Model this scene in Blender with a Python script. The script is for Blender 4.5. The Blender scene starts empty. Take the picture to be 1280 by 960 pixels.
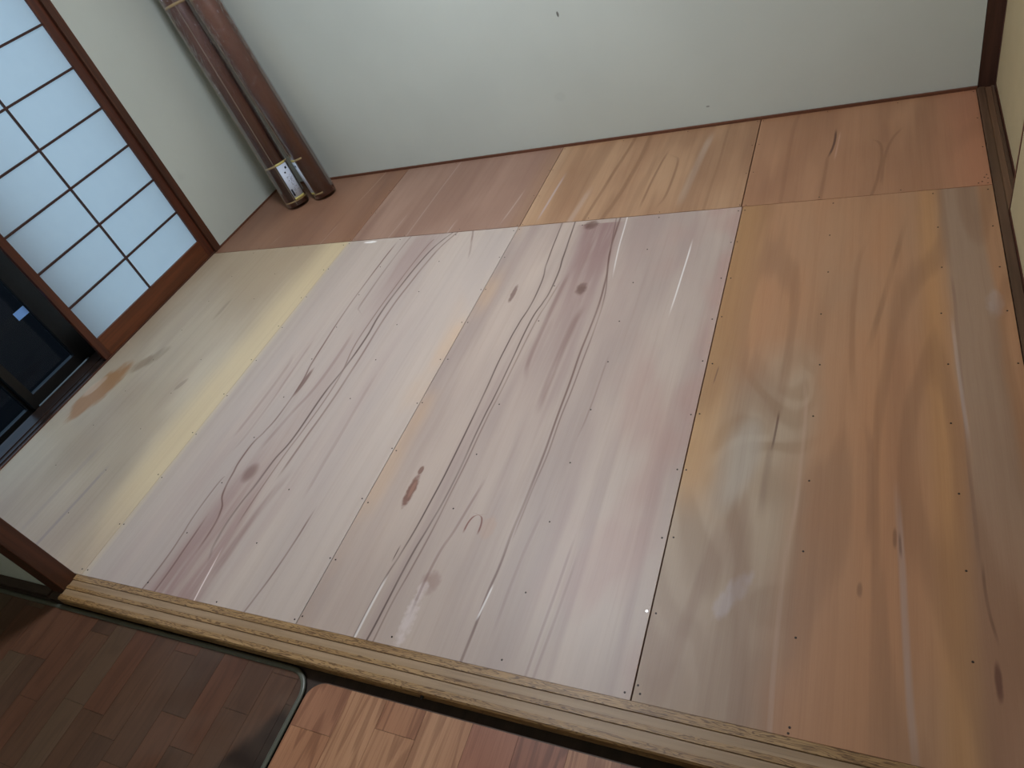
import bpy, bmesh, math, random
from mathutils import Vector, Matrix
random.seed(7)

# ------------------------------------------------------------------ camera, world, exposure
scene = bpy.context.scene
COL = scene.collection
cam_d = bpy.data.cameras.new('camera')
cam = bpy.data.objects.new('camera', cam_d); COL.objects.link(cam)
cam_d.sensor_width = 36.0
cam_d.lens = 883.73 / 1280 * 36.0
cam_d.clip_start = 0.02
RIGHT = Vector((0.89312, 0.32865, -0.30712)); DOWN = Vector((0.02073, -0.71211, -0.70176)); FWD = Vector((-0.44934, 0.62039, -0.64282))
M = Matrix((RIGHT, -DOWN, -FWD)).transposed().to_4x4()
M.translation = Vector((2.2409, -0.5172, 1.4632))
cam.matrix_world = M
scene.camera = cam

world = bpy.data.worlds.new('world'); scene.world = world
world.use_nodes = True
world.node_tree.nodes['Background'].inputs[0].default_value = (0.56, 0.80, 1.0, 1)
world.node_tree.nodes['Background'].inputs[1].default_value = 1.3
LAMP_POS = (0.88, 1.25, 2.27)
LAMP_STRENGTH = 66.0
scene.view_settings.view_transform = 'Standard'
scene.view_settings.look = 'None'
scene.view_settings.gamma = 1.0
scene.view_settings.use_curve_mapping = False
scene.view_settings.exposure = 0.0

# ------------------------------------------------------------------ helpers
def lin(c):
    c = c / 255.0
    return c / 12.92 if c <= 0.04045 else ((c + 0.055) / 1.055) ** 2.4
def rgb(r, g, b, k=1.0):
    return (min(lin(r) / k, 0.9), min(lin(g) / k, 0.9), min(lin(b) / k, 0.9), 1.0)

class G:
    """small expression builder on top of a material's node tree"""
    def __init__(self, name):
        self.mat = bpy.data.materials.new(name); self.mat.use_nodes = True
        self.nt = self.mat.node_tree; self.bsdf = self.nt.nodes['Principled BSDF']
    def link(self, a, b):
        if isinstance(a, V): a = a.s
        if isinstance(a, bpy.types.NodeSocket): self.nt.links.new(a, b)
        else: b.default_value = a
    def math(self, op, *args, clamp=False):
        n = self.nt.nodes.new('ShaderNodeMath'); n.operation = op; n.use_clamp = clamp
        for i, a in enumerate(args): self.link(a, n.inputs[i])
        return V(self, n.outputs[0])
    def coords(self):
        n = self.nt.nodes.new('ShaderNodeTexCoord'); s = self.nt.nodes.new('ShaderNodeSeparateXYZ')
        self.nt.links.new(n.outputs['Object'], s.inputs[0])
        return [V(self, o) for o in s.outputs]
    def vec(self, x, y, z=0.0):
        n = self.nt.nodes.new('ShaderNodeCombineXYZ')
        for i, a in enumerate((x, y, z)): self.link(a, n.inputs[i])
        return n.outputs[0]
    def noise(self, x, y, z=0.0, detail=2.0, rough=0.5, scale=1.0, dist=0.0):
        n = self.nt.nodes.new('ShaderNodeTexNoise'); n.inputs['Scale'].default_value = scale
        n.inputs['Detail'].default_value = detail; n.inputs['Roughness'].default_value = rough
        n.inputs['Distortion'].default_value = dist
        self.nt.links.new(self.vec(x, y, z), n.inputs['Vector'])
        return V(self, n.outputs[0])
    def sstep(self, x, a, b, lo=0.0, hi=1.0):
        n = self.nt.nodes.new('ShaderNodeMapRange'); n.interpolation_type = 'SMOOTHSTEP'
        self.link(x, n.inputs[0])
        for i, t in enumerate((a, b, lo, hi)): self.link(t, n.inputs[i + 1])
        return V(self, n.outputs[0])
    def mix(self, f, a, b, mode='MIX'):
        n = self.nt.nodes.new('ShaderNodeMix'); n.data_type = 'RGBA'; n.blend_type = mode
        self.link(f, n.inputs['Factor']); self.link(a, n.inputs[6]); self.link(b, n.inputs[7])
        return n.outputs[2]
    def curve(self, x, pts):
        """smooth function through pts [(x, y)]; outside the range the ends hold"""
        xs = [p[0] for p in pts]; ys = [p[1] for p in pts]
        x0, x1 = min(xs), max(xs); y0, y1 = min(ys), max(ys)
        if y1 - y0 < 1e-4: y1 = y0 + 1e-4
        n = self.nt.nodes.new('ShaderNodeFloatCurve'); c = n.mapping.curves[0]
        sp = sorted(((p[0] - x0) / (x1 - x0), (p[1] - y0) / (y1 - y0)) for p in pts)
        sp = [(a * 0.98 + 0.01, b * 0.9 + 0.05) for a, b in sp]
        c.points[0].location = sp[0]; c.points[1].location = sp[-1]
        for a, b in sp[1:-1]: c.points.new(a, b)
        n.mapping.update()
        t = (x - x0) * (0.98 / (x1 - x0)) + 0.01
        self.link(t, n.inputs['Value'])
        return (V(self, n.outputs[0]) - 0.05) * ((y1 - y0) / 0.9) + y0
    def bump(self, h, strength=0.2, dist=0.001):
        n = self.nt.nodes.new('ShaderNodeBump'); n.inputs['Strength'].default_value = strength
        n.inputs['Distance'].default_value = dist
        self.link(h, n.inputs['Height']); self.nt.links.new(n.outputs[0], self.bsdf.inputs['Normal'])
    def done(self, col, rough=0.5, spec=0.4, metal=0.0, coat=0.0):
        b = self.bsdf
        self.link(col, b.inputs['Base Color']); self.link(rough, b.inputs['Roughness'])
        b.inputs['Specular IOR Level'].default_value = spec; b.inputs['Metallic'].default_value = metal
        b.inputs['Coat Weight'].default_value = coat
        return self.mat

class V:
    def __init__(self, g, s): self.g, self.s = g, s
    def __add__(self, o): return self.g.math('ADD', self, o)
    __radd__ = __add__
    def __sub__(self, o): return self.g.math('SUBTRACT', self, o)
    def __rsub__(self, o): return self.g.math('SUBTRACT', o, self)
    def __mul__(self, o): return self.g.math('MULTIPLY', self, o)
    __rmul__ = __mul__
    def abs(self): return self.g.math('ABSOLUTE', self)
    def sin(self): return self.g.math('SINE', self)
    def sq(self): return self.g.math('MULTIPLY', self, self)

def box(bm, x0, x1, y0, y1, z0, z1):
    vs = [bm.verts.new(p) for p in ((x0, y0, z0), (x1, y0, z0), (x1, y1, z0), (x0, y1, z0), (x0, y0, z1), (x1, y0, z1), (x1, y1, z1), (x0, y1, z1))]
    for f in ((0, 3, 2, 1), (4, 5, 6, 7), (0, 1, 5, 4), (1, 2, 6, 5), (2, 3, 7, 6), (3, 0, 4, 7)): bm.faces.new([vs[i] for i in f])

def obj(name, bm, mat, parent=None, origin=None, bevel=0.0, smooth=False):
    if bevel > 0:
        bmesh.ops.bevel(bm, geom=list(bm.edges), offset=bevel, segments=2, affect='EDGES', profile=0.6)
    bmesh.ops.recalc_face_normals(bm, faces=bm.faces)
    if origin is not None: bmesh.ops.translate(bm, verts=bm.verts, vec=-Vector(origin))
    me = bpy.data.meshes.new(name); bm.to_mesh(me); bm.free()
    if smooth:
        for p in me.polygons: p.use_smooth = True
    me.materials.append(mat)
    o = bpy.data.objects.new(name, me); COL.objects.link(o)
    if origin is not None: o.location = origin
    if parent is not None:
        o.parent = parent
        q = parent; base = Vector((0, 0, 0))
        while q is not None: base += q.location; q = q.parent
        o.location = Vector(o.location) - base
    return o

def boxobj(name, dims, mat, parent=None, bevel=0.0, origin=None):
    bm = bmesh.new(); box(bm, *dims)
    return obj(name, bm, mat, parent, origin if origin is not None else (dims[0], dims[2], dims[4]), bevel)

def empty(name, loc):
    e = bpy.data.objects.new(name, None); COL.objects.link(e); e.location = loc; e.empty_display_size = 0.1
    return e
def struct(o, label=None):
    o['kind'] = 'structure'
    if label: o['label'] = label
    return o
def tag(o, label, cat, group=None):
    o['label'] = label; o['category'] = cat
    if group: o['group'] = group
    return o

# ------------------------------------------------------------------ plain materials
def plaster(name, c, k=1.0, axes=(0, 2)):
    g = G(name); xyz = g.coords(); u, v = xyz[axes[0]], xyz[axes[1]]
    n = g.noise(u, v, xyz[1], detail=3, scale=1.6)
    col = g.mix(g.sstep(n, 0.3, 0.7), rgb(*[x * 0.985 for x in c], k), rgb(*[x * 1.015 for x in c], k))
    col = g.mix(g.sstep(g.noise(u, v, xyz[1], scale=5.5, detail=3), 0.68, 0.8, 0, 0.3), col, rgb(*[x * 0.93 for x in c], k))
    g.bump(g.noise(u, v, xyz[1], detail=4, scale=160), 0.25, 0.0006)
    return g.done(col, 0.85, 0.2)

def darkwood(name, c1, c2, along=1, rough=0.45, fs=90, spec=0.4):
    """straight-grained timber; along = axis the grain runs on"""
    g = G(name); xyz = g.coords()
    a = xyz[along]; o = [xyz[i] for i in range(3) if i != along]
    n = g.noise(o[0] * fs, o[1] * fs, a * 2.0, detail=3)
    col = g.mix(g.sstep(n, 0.3, 0.7), c1, c2)
    n2 = g.noise(o[0] * fs * 4, o[1] * fs * 4, a * 6.0, detail=2)
    col = g.mix(g.sstep(n2, 0.55, 0.75, 0, 0.35), col, [x * 0.55 for x in c1[:3]] + [1])
    g.bump(n2, 0.2, 0.0006)
    return g.done(col, rough, spec)

wall_m = plaster('wall_plaster', (158, 163, 157), 0.60)
wallL_m = plaster('wall_plaster_side', (156, 161, 154), 0.62, axes=(1, 2))
ceil_m = darkwood('ceiling_board', rgb(150, 120, 85), rgb(165, 135, 100), 1, 0.6, 20)
post_m = darkwood('post_wood', rgb(62, 36, 25), rgb(84, 48, 32), 2, 0.4, 60)
postD_m = darkwood('post_wood_dark', rgb(58, 36, 28), rgb(74, 46, 36), 2, 0.45, 60)
shojiV_m = darkwood('shoji_stile_wood', rgb(70, 36, 24), rgb(90, 47, 30), 2, 0.35, 60)
shojiH_m = darkwood('shoji_rail_wood', rgb(86, 46, 25), rgb(108, 58, 32), 1, 0.35, 60)
munt_m = darkwood('muntin_wood', rgb(52, 30, 26), rgb(70, 42, 34), 1, 0.45, 60)
sill_m = darkwood('left_sill_wood', rgb(40, 30, 26), rgb(58, 43, 36), 1, 0.3, 40)
sillE_m = darkwood('left_sill_edge_wood', rgb(74, 45, 34), rgb(94, 58, 44), 1, 0.4, 40)
base_m = darkwood('skirting_wood', rgb(92, 56, 40), rgb(112, 70, 50), 0, 0.5, 60)
shikiR_m = darkwood('right_sill_wood', rgb(80, 58, 42), rgb(98, 72, 54), 1, 0.45, 60)
shikiRg_m = darkwood('right_sill_groove_wood', rgb(102, 74, 54), rgb(116, 86, 64), 1, 0.45, 60)
trim_m = darkwood('dark_trim_wood', rgb(54, 40, 33), rgb(68, 50, 40), 0, 0.5, 60)
g = G('black_aluminium'); black_m = g.done(rgb(14, 13, 13), 0.45, 0.4)
g = G('nail_dark'); nail_m = g.done(rgb(48, 38, 32), 0.5, 0.4, 0.3)
g = G('nail_glint'); nailb_m = g.done(rgb(225, 225, 225), 0.35, 0.5, 1.0)  # brighter copy of the nail material, carries the lamp's glint in its colour
g = G('concrete_dark'); x, y, z = g.coords()
conc_m = g.done(g.mix(g.noise(x, y, z, scale=1.2, detail=3), rgb(12, 13, 15), rgb(20, 20, 23)), 0.95, 0.05)
g = G('subfloor'); sub_m = g.done(rgb(46, 32, 24), 0.8, 0.1)
def paper(name, c, k, trans=0.0):
    g = G(name); x, y, z = g.coords()
    n = g.noise(x, y, z, scale=9, detail=4)
    col = g.mix(n, rgb(*[t * 0.97 for t in c], k), rgb(*[min(255, t * 1.02) for t in c], k))
    g.bump(g.noise(x, y, z, scale=220, detail=2), 0.1, 0.0004)
    m = g.done(col, 0.85, 0.15)
    if trans: g.bsdf.inputs['Transmission Weight'].default_value = 0
    return m
g = G('shoji_paper'); x, y, z = g.coords(); nt = g.nt
pc = g.mix(g.noise(x, y * 6, z * 6, scale=3, detail=4), (0.78, 0.85, 0.90, 1), (0.82, 0.89, 0.93, 1))
pd = nt.nodes.new('ShaderNodeBsdfDiffuse'); pt = nt.nodes.new('ShaderNodeBsdfTranslucent'); pm = nt.nodes.new('ShaderNodeMixShader')
g.link(pc, pd.inputs[0]); g.link(pc, pt.inputs[0]); pm.inputs[0].default_value = 0.78
nt.links.new(pd.outputs[0], pm.inputs[1]); nt.links.new(pt.outputs[0], pm.inputs[2]); nt.links.new(pm.outputs[0], nt.nodes['Material Output'].inputs[0])
shoji_paper_m = g.mat
fusuma_m = paper('fusuma_paper', (152, 138, 108), 0.66)
def glass(name, tint, refl):
    g = G(name); nt = g.nt; tr = nt.nodes.new('ShaderNodeBsdfTransparent'); tr.inputs[0].default_value = tint
    gl = nt.nodes.new('ShaderNodeBsdfGlossy'); gl.inputs['Roughness'].default_value = 0.05; gl.inputs[0].default_value = refl
    fr = nt.nodes.new('ShaderNodeFresnel'); fr.inputs[0].default_value = 1.5; mx = nt.nodes.new('ShaderNodeMixShader')
    nt.links.new(fr.outputs[0], mx.inputs[0]); nt.links.new(tr.outputs[0], mx.inputs[1]); nt.links.new(gl.outputs[0], mx.inputs[2])
    nt.links.new(mx.outputs[0], nt.nodes['Material Output'].inputs[0]); return g.mat
glass_m = glass('clear_glass', (0.9, 0.92, 0.93, 1), (0.6, 0.6, 0.6, 1))
glass_dark_m = glass('spill_cut_glass', (0.32, 0.36, 0.42, 1), (0.22, 0.25, 0.31, 1))  # tint added to cut sky light spilling in and darken the view
g = G('patch_blue'); patch_m = g.done(rgb(120, 165, 225), 0.4, 0.4)  # small pale blue rectangle on the dark pane

# ------------------------------------------------------------------ measures
XL, XR, XR2, YB = -0.92, 2.582, 2.64, 2.495
YS = 1.822           # seam between the big sheets and the back row
ZL = -0.04           # lower floor of the next room
CEIL = 2.36
HEAD = 1.80

# ------------------------------------------------------------------ structure
def wall(name, *boxes, mat=wall_m, label=None):
    bm = bmesh.new()
    for b in boxes: box(bm, *b)
    o = obj(name, bm, mat, None, (0, 0, 0)); return struct(o, label)
def back_plaster():
    g = G('wall_plaster_back'); x, y, z = g.coords(); c = (158, 163, 157); k = 0.60
    n = g.noise(x, z, y, detail=3, scale=1.6)
    col = g.mix(g.sstep(n, 0.3, 0.7), rgb(*[t * 0.985 for t in c], k), rgb(*[t * 1.015 for t in c], k))
    w = (g.noise(x * 40, z * 40, detail=3) - 0.5) * 1.5
    # small scuffs and marks on the wall
    for cx, cz, rx, rz, st in MARKS:
        d = ((x - cx) * (1 / rx)).sq() + ((z - cz) * (1 / rz)).sq() + w
        col = g.mix(g.sstep(d, 0.4, 1.4, st, 0.0), col, rgb(70, 62, 54))
    g.bump(g.noise(x, z, y, detail=4, scale=160), 0.25, 0.0006)
    return g.done(col, 0.85, 0.2)
MARKS = [(1.045, 0.585, 0.005, 0.012, 0.8), (0.957, 0.24, 0.03, 0.02, 0.05), (1.603, 0.088, 0.008, 0.004, 0.5)]
wall('wall_back', (XL - 0.1, 2.585, YB, YB + 0.1, -0.06, CEIL), mat=back_plaster(), label='pale grey green plaster back wall')
wall('wall_left', (XL - 0.1, XL, 1.877, YB, -0.06, CEIL), (XL - 0.1, XL, -0.05, 1.877, HEAD + 0.06, CEIL), mat=wallL_m, label='pale plaster wall between the paper screen and the corner')
wall('wall_right', (XR2 + 0.04, XR2 + 0.12, -0.05, YB + 0.1, HEAD + 0.06, CEIL), mat=wallL_m)
wall('wall_front', (-1.6, -0.115, -0.05, -0.002, ZL - 0.02, CEIL), (-0.115, XR2 + 0.12, -0.05, -0.002, HEAD + 0.08, CEIL), mat=wall_m, label='short pale wall beside the dark front post')
wall('wall_kitchen', (-1.7, -1.6, -2.5, -0.002, ZL - 0.04, CEIL), (3.2, 3.3, -2.5, -0.002, ZL - 0.04, CEIL), (-1.7, 3.3, -2.6, -2.5, ZL - 0.04, CEIL), (2.76, 3.2, -0.05, -0.002, 0.004, CEIL), mat=wall_m, label='pale walls of the next room')
struct(boxobj('ceiling_kitchen', (-1.7, 3.3, -2.6, -0.05, CEIL, CEIL + 0.05), wall_m), 'pale ceiling of the next room')
boxobj('ceiling', (XL - 0.1, XR2 + 0.12, -0.05, YB + 0.1, CEIL, CEIL + 0.05), ceil_m)['kind'] = 'structure'
struct(boxobj('trim_1', (XL - 0.09, XL + 0.006, 1.836, 1.878, -0.03, HEAD + 0.05), post_m, bevel=0.002), 'dark brown jamb beside the paper screen')
struct(boxobj('trim_2', (-0.115, -0.018, -0.060, -0.003, ZL, HEAD + 0.08), post_m, bevel=0.003), 'dark brown wooden post at the end of the grooved front sill')
struct(boxobj('trim_3', (2.5865, 2.641, YB, YB + 0.06, -0.03, CEIL), postD_m, bevel=0.002), 'dark brown corner post between back wall and sliding doors')
struct(boxobj('trim_4', (-0.114, XR2 + 0.1, -0.10, -0.004, HEAD, HEAD + 0.08), post_m), 'dark lintel over the front opening')
struct(boxobj('trim_5', (XL - 0.09, XL, 0.0, 1.835, HEAD, HEAD + 0.06), post_m), 'dark lintel over the paper screens')
struct(boxobj('trim_6', (XR, XR2 + 0.1, 0.0, YB - 0.001, HEAD, HEAD + 0.06), post_m), 'dark lintel over the right sliding doors')
struct(boxobj('baseboard_back', (XL, 2.5855, YB - 0.009, YB, -0.012, 0.011), base_m, bevel=0.0015), 'thin reddish brown strip along the foot of the back wall')
struct(boxobj('baseboard_left', (XL, XL + 0.007, 1.879, YB - 0.0095, -0.012, 0.008), base_m), 'thin brown strip along the foot of the left wall')
struct(boxobj('baseboard_front', (-1.6, -0.116, -0.080, -0.0505, ZL, -0.026), trim_m, bevel=0.003), 'dark wooden skirting under the short front wall')

# left sill with its two grooves, in front of the glass doors
lm = bmesh.new()
def extrude_profile(bm, prof, axis, a0, a1):
    """closed profile of (p, z) pairs extruded along x ('x') or y ('y')"""
    n = len(prof); r = []
    for a in (a0, a1):
        r.append([bm.verts.new((a, p, z) if axis == 'x' else (p, a, z)) for p, z in prof])
    for i in range(n):
        j = (i + 1) % n; bm.faces.new((r[0][i], r[0][j], r[1][j], r[1][i]))
    bm.faces.new(r[0]); bm.faces.new(r[1][::-1])
extrude_profile(lm, [(-0.927, -0.03), (-0.927, 0.004), (-0.931, 0.004), (-0.931, 0.0), (-0.951, 0.0), (-0.951, 0.004), (-0.966, 0.004), (-0.966, 0.0), (-0.988, 0.0), (-0.988, 0.004), (-1.075, 0.004), (-1.075, -0.03)], 'y', 0.0, 1.835)
sill = struct(obj('trim_7', lm, sill_m, None, (-1.0, 0, 0)), 'dark grooved wooden sill under the paper screen')
boxobj('edge_strip', (-0.9268, -0.9205, 0.0, 1.835, -0.03, 0.005), sillE_m, sill, 0.001)

# right sill
rm = bmesh.new()
extrude_profile(rm, [(2.583, -0.03), (2.583, 0.004), (2.607, 0.004), (2.607, 0.0), (2.628, 0.0), (2.628, 0.004), (2.637, 0.004), (2.637, 0.0), (2.658, 0.0), (2.658, 0.004), (2.70, 0.004), (2.70, -0.03)], 'y', 0.0, YB - 0.001)
rs = struct(obj('trim_8', rm, shikiR_m, None, (2.6, 0, 0)), 'brown grooved sill of the right sliding doors')
boxobj('groove_bottom', (2.6072, 2.6278, 0.0, YB - 0.002, 0.0, 0.0006), shikiRg_m, rs)

# front threshold: oak with bold grain on the ridges, paler grooves
def threshold_mat(name, c1, c2, ring):
    g = G(name); x, y, z = g.coords()
    w = g.noise(x * 9, y * 90, z * 50, detail=3, dist=0.5)
    s = (w * 60.0 + x * 5).sin()
    col = g.mix(g.sstep(g.noise(x * 2, y * 30, z * 20, detail=2), 0.3, 0.7), c1, c2)
    col = g.mix(g.sstep(s, 0.2, 0.98, 0, 0.75), col, ring)
    col = g.mix(g.sstep(g.noise(x * 12, y * 700, z * 200, detail=3), 0.45, 0.7, 0, 0.6), col, ring)
    g.bump(s, 0.1, 0.0006)
    return g.done(col, 0.42, 0.4)
thr_m = threshold_mat('threshold_oak', rgb(152, 118, 76), rgb(172, 138, 94), rgb(78, 50, 26))
thg_m = darkwood('threshold_groove', rgb(148, 122, 92), rgb(168, 142, 112), 0, 0.45, 50)
tm = bmesh.new()
extrude_profile(tm, [(-0.0015, -0.03), (-0.0015, 0.003), (-0.0205, 0.003), (-0.0205, -0.001), (-0.0405, -0.001), (-0.0405, 0.003), (-0.0515, 0.003), (-0.0515, -0.001), (-0.0725, -0.001), (-0.0725, 0.003), (-0.086, 0.003), (-0.0895, -0.001), (-0.0895, -0.03)], 'x', -0.0175, 3.2)
thr = struct(obj('trim_9', tm, thr_m, None, (0, 0, 0)), 'oak threshold with two grooves along the front of the plywood floor')
bm = bmesh.new(); bmesh.ops.create_cone(bm, cap_ends=True, segments=10, radius1=0.0055, radius2=0.003, depth=0.008)
bmesh.ops.rotate(bm, verts=bm.verts, cent=(0, 0, 0), matrix=Matrix.Rotation(math.radians(90), 3, 'X')); bmesh.ops.translate(bm, verts=bm.verts, vec=(1.345, -0.093, -0.016))
obj('nail', bm, black_m, thr, (0, 0, 0))
boxobj('groove_bottom', (-0.0174, 3.199, -0.0404, -0.0206, -0.001, 0.0002), thg_m, thr)
boxobj('groove_bottom', (-0.0174, 3.199, -0.0724, -0.0516, -0.001, 0.0002), thg_m, thr)
struct(boxobj('trim_10', (-0.114, 3.2, -0.084, -0.004, ZL, -0.0305), trim_m), 'dark riser under the front threshold')

# lower floor of the next room
struct(boxobj('floor_lower', (-1.6, 3.2, -2.4, -0.0, ZL - 0.04, ZL - 0.001), darkwood('lower_floor_wood', rgb(48, 38, 32), rgb(60, 46, 38), 1, 0.5, 30)), 'dark floor of the next room in front of the threshold')
struct(boxobj('ground_outside', (-9.0, -1.18, -3.0, 8.0, -0.5, -0.45), conc_m), 'dark concrete outside the glass doors')

# ------------------------------------------------------------------ paper screen (shoji), left wall
d1 = struct(empty('door_1', (-0.935, 1.41, 0.0)), 'paper sliding screen with a dark brown lattice')
SX0, SX1 = -0.949, -0.9285
SY0, SY1, SZ1 = 0.985, 1.8345, HEAD - 0.004
boxobj('stile', (SX0, SX1, SY0, 1.022, 0.001, SZ1), shojiV_m, d1, 0.0015)
boxobj('stile', (SX0, SX1, 1.788, SY1, 0.001, SZ1), shojiV_m, d1, 0.0015)
boxobj('bottom_rail', (SX0, SX1, 1.0222, 1.7878, 0.001, 0.103), shojiH_m, d1, 0.0015)
boxobj('top_rail', (SX0, SX1, 1.0222, 1.7878, SZ1 - 0.045, SZ1), shojiH_m, d1, 0.0015)
ztop = SZ1 - 0.045
boxobj('muntin', (-0.9405, -0.9305, 1.3965, 1.4045, 0.1032, ztop - 0.0002), munt_m, d1)
zs = [0.095 + 0.187 * k for k in range(1, 9)]
for z in zs: boxobj('muntin', (-0.9400, -0.9310, 1.0222, 1.7878, z - 0.0045, z + 0.0045), munt_m, d1)
lv = [0.1032] + zs + [ztop - 0.0002]
for a, b in ((1.0222, 1.3995), (1.4015, 1.7878)):
    for z0, z1 in zip(lv[:-1], lv[1:]):
        bm = bmesh.new(); bm.faces.new([bm.verts.new(q) for q in ((-0.9406, a, z0), (-0.9406, b, z0), (-0.9406, b, z1), (-0.9406, a, z1))])
        obj('paper_pane', bm, shoji_paper_m, d1, (-0.9406, a, z0))

# glass doors behind the screen
d2 = struct(empty('door_2', (-1.1, 0.8, 0.0)), 'black framed dark glass door beyond the open side of the screen')
def gframe(par, x0, x1, y0, y1, z0, z1, st0, st1, br, tr_, gm=None):
    boxobj('stile', (x0, x1, y0, y0 + st0, z0, z1), black_m, par)
    boxobj('stile', (x0, x1, y1 - st1, y1, z0, z1), black_m, par)
    boxobj('bottom_rail', (x0, x1, y0 + st0, y1 - st1, z0, z0 + br), black_m, par)
    boxobj('top_rail', (x0, x1, y0 + st0, y1 - st1, z1 - tr_, z1), black_m, par)
    xm = (x0 + x1) / 2
    bm = bmesh.new(); bm.faces.new([bm.verts.new(q) for q in ((xm, y0 + st0, z0 + br), (xm, y1 - st1, z0 + br), (xm, y1 - st1, z1 - tr_), (xm, y0 + st0, z1 - tr_))])
    return obj('glass_pane', bm, gm or glass_dark_m, par, (xm, y0 + st0, z0 + br))
p1 = gframe(d2, -1.115, -1.085, 0.665, 1.09, 0.006, HEAD, 0.04, 0.128, 0.052, 0.05)
boxobj('blue_patch', (-1.0998, -1.0988, 0.898, 0.957, 0.324, 0.362), patch_m, p1)
d3 = struct(empty('door_3', (-1.14, 0.3, 0.0)), 'far black framed glass door at the left edge')
gframe(d3, -1.150, -1.120, -0.15, 0.70, -0.02, HEAD, 0.05, 0.045, 0.03, 0.05)
struct(boxobj('trim_11', (-1.16, -1.0755, -0.2, 1.95, -0.05, -0.021), black_m), 'black metal track under the glass doors')
d6 = struct(empty('door_6', (-1.14, 1.5, 0.0)), 'black framed glass door behind the paper screen')
gframe(d6, -1.150, -1.120, 1.02, 1.9, -0.02, HEAD, 0.05, 0.05, 0.05, 0.05, glass_m)

# ------------------------------------------------------------------ sliding doors (fusuma), right
frame_m = darkwood('fusuma_frame', rgb(72, 40, 30), rgb(92, 52, 38), 2, 0.35, 60)
def fusuma(name, x0, x1, y0, y1, label):
    d = struct(empty(name, (x0, y0, 0.0)), label)
    t = 0.012
    boxobj('frame_side', (x0, x1, y0, y0 + t, 0.001, HEAD), frame_m, d)
    boxobj('frame_side', (x0, x1, y1 - t, y1, 0.001, HEAD), frame_m, d)
    boxobj('frame_bottom', (x0, x1, y0 + t, y1 - t, 0.001, 0.018), frame_m, d)
    boxobj('frame_top', (x0, x1, y0 + t, y1 - t, HEAD - 0.018, HEAD), frame_m, d)
    boxobj('paper_panel', (x0 + 0.0015, x1 - 0.0015, y0 + t, y1 - t, 0.018, HEAD - 0.018), fusuma_m, d)
fusuma('door_4', 2.6085, 2.6265, 0.78, 1.662, 'nearer cream sliding door standing in the inner groove')
fusuma('door_7', 2.6400, 2.6570, 0.0, 0.86, 'cream sliding door nearest the threshold on the right')
fusuma('door_5', 2.6400, 2.6570, 1.58, YB - 0.003, 'farther cream sliding door meeting the dark corner post')

# ------------------------------------------------------------------ plywood floor
floor = struct(boxobj('floor', (XL, XR, 0.0, YB - 0.01, -0.05, -0.0125), sub_m, origin=(0, 0, 0)), 'bare plywood sheets nailed down over the whole room')

def line(g, u, v, col, pts, w, color, strength=0.8, fade=0.05, wob=None, hold=False):
    """grain line through pts (x, y) in floor metres"""
    ys = [p[1] for p in pts]; y0, y1 = min(ys), max(ys)
    c = g.curve(v, [(p[1], p[0]) for p in pts])
    d = (u - c).abs()
    m = g.sstep(d, w * 0.25, w, strength, 0.0)
    if not hold:
        if y0 > 0.03 and not (1.815 < y0 < 1.86): m = m * g.sstep(v, y0 - fade, y0 + fade)
        if y1 < (YS - 0.06 if y0 < YS - 0.02 else 2.44): m = m * g.sstep(v, y1 - fade, y1 + fade, 1.0, 0.0)
    if wob is not None: m = m * wob
    return g.mix(m, col, color)
def blob(g, u, v, col, cx, cy, rx, ry, color, strength=0.8, soft=0.5, wob=None, ang=0.0):
    du, dv = u - cx, v - cy
    if ang:
        ca, sa = math.cos(ang), math.sin(ang)
        du, dv = du * ca + dv * sa, dv * ca - du * sa
    d = (du * (1 / rx)).sq() + (dv * (1 / ry)).sq()
    if wob is not None: d = d + wob
    return g.mix(g.sstep(d, 1 - soft, 1 + soft, strength, 0.0), col, color)

def veneer(name, fn, seed, ring=None, ringstr=0.25, ringk=9.0, rs=(2.2, 0.5), streak=0.22, dark=(0.55, 0.42, 0.36), rough=0.46, gain=(1, 1, 1)):
    g = G(name); x, y, z = g.coords()
    sh = seed * 3.7
    wob = g.noise(x * 7, y * 2.2, sh, detail=2) - 0.5
    u = x + wob * 0.012
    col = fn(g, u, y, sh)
    if ring is not None:
        f = g.noise(x * rs[0], y * rs[1], sh + 5, detail=1.5, rough=0.45)
        fine = g.noise(x * 30, y * 1.2, sh + 2, detail=2)
        s = ((f * ringk + fine * 0.35) * 6.2832).sin()
        col = g.mix(g.sstep(s, 0.0, 1.0, 0, ringstr), col, ring)
    st = g.noise(u * 55, y * 1.1, sh + 1, detail=3, rough=0.6)
    col = g.mix(g.sstep(st, 0.42, 0.72, 0, streak), col, g.mix(1.0, col, dark + (1,), 'MULTIPLY'))
    fb = g.noise(u * 420, y * 9, sh + 3, detail=1)
    col = g.mix(g.sstep(fb, 0.35, 0.8, 0, streak * 0.55), col, g.mix(1.0, col, dark + (1,), 'MULTIPLY'))
    col = g.mix(1.0, col, gain + (1,), 'MULTIPLY')
    g.bump(fb, 0.12, 0.0005)
    return g.done(col, rough, 0.5)

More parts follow.
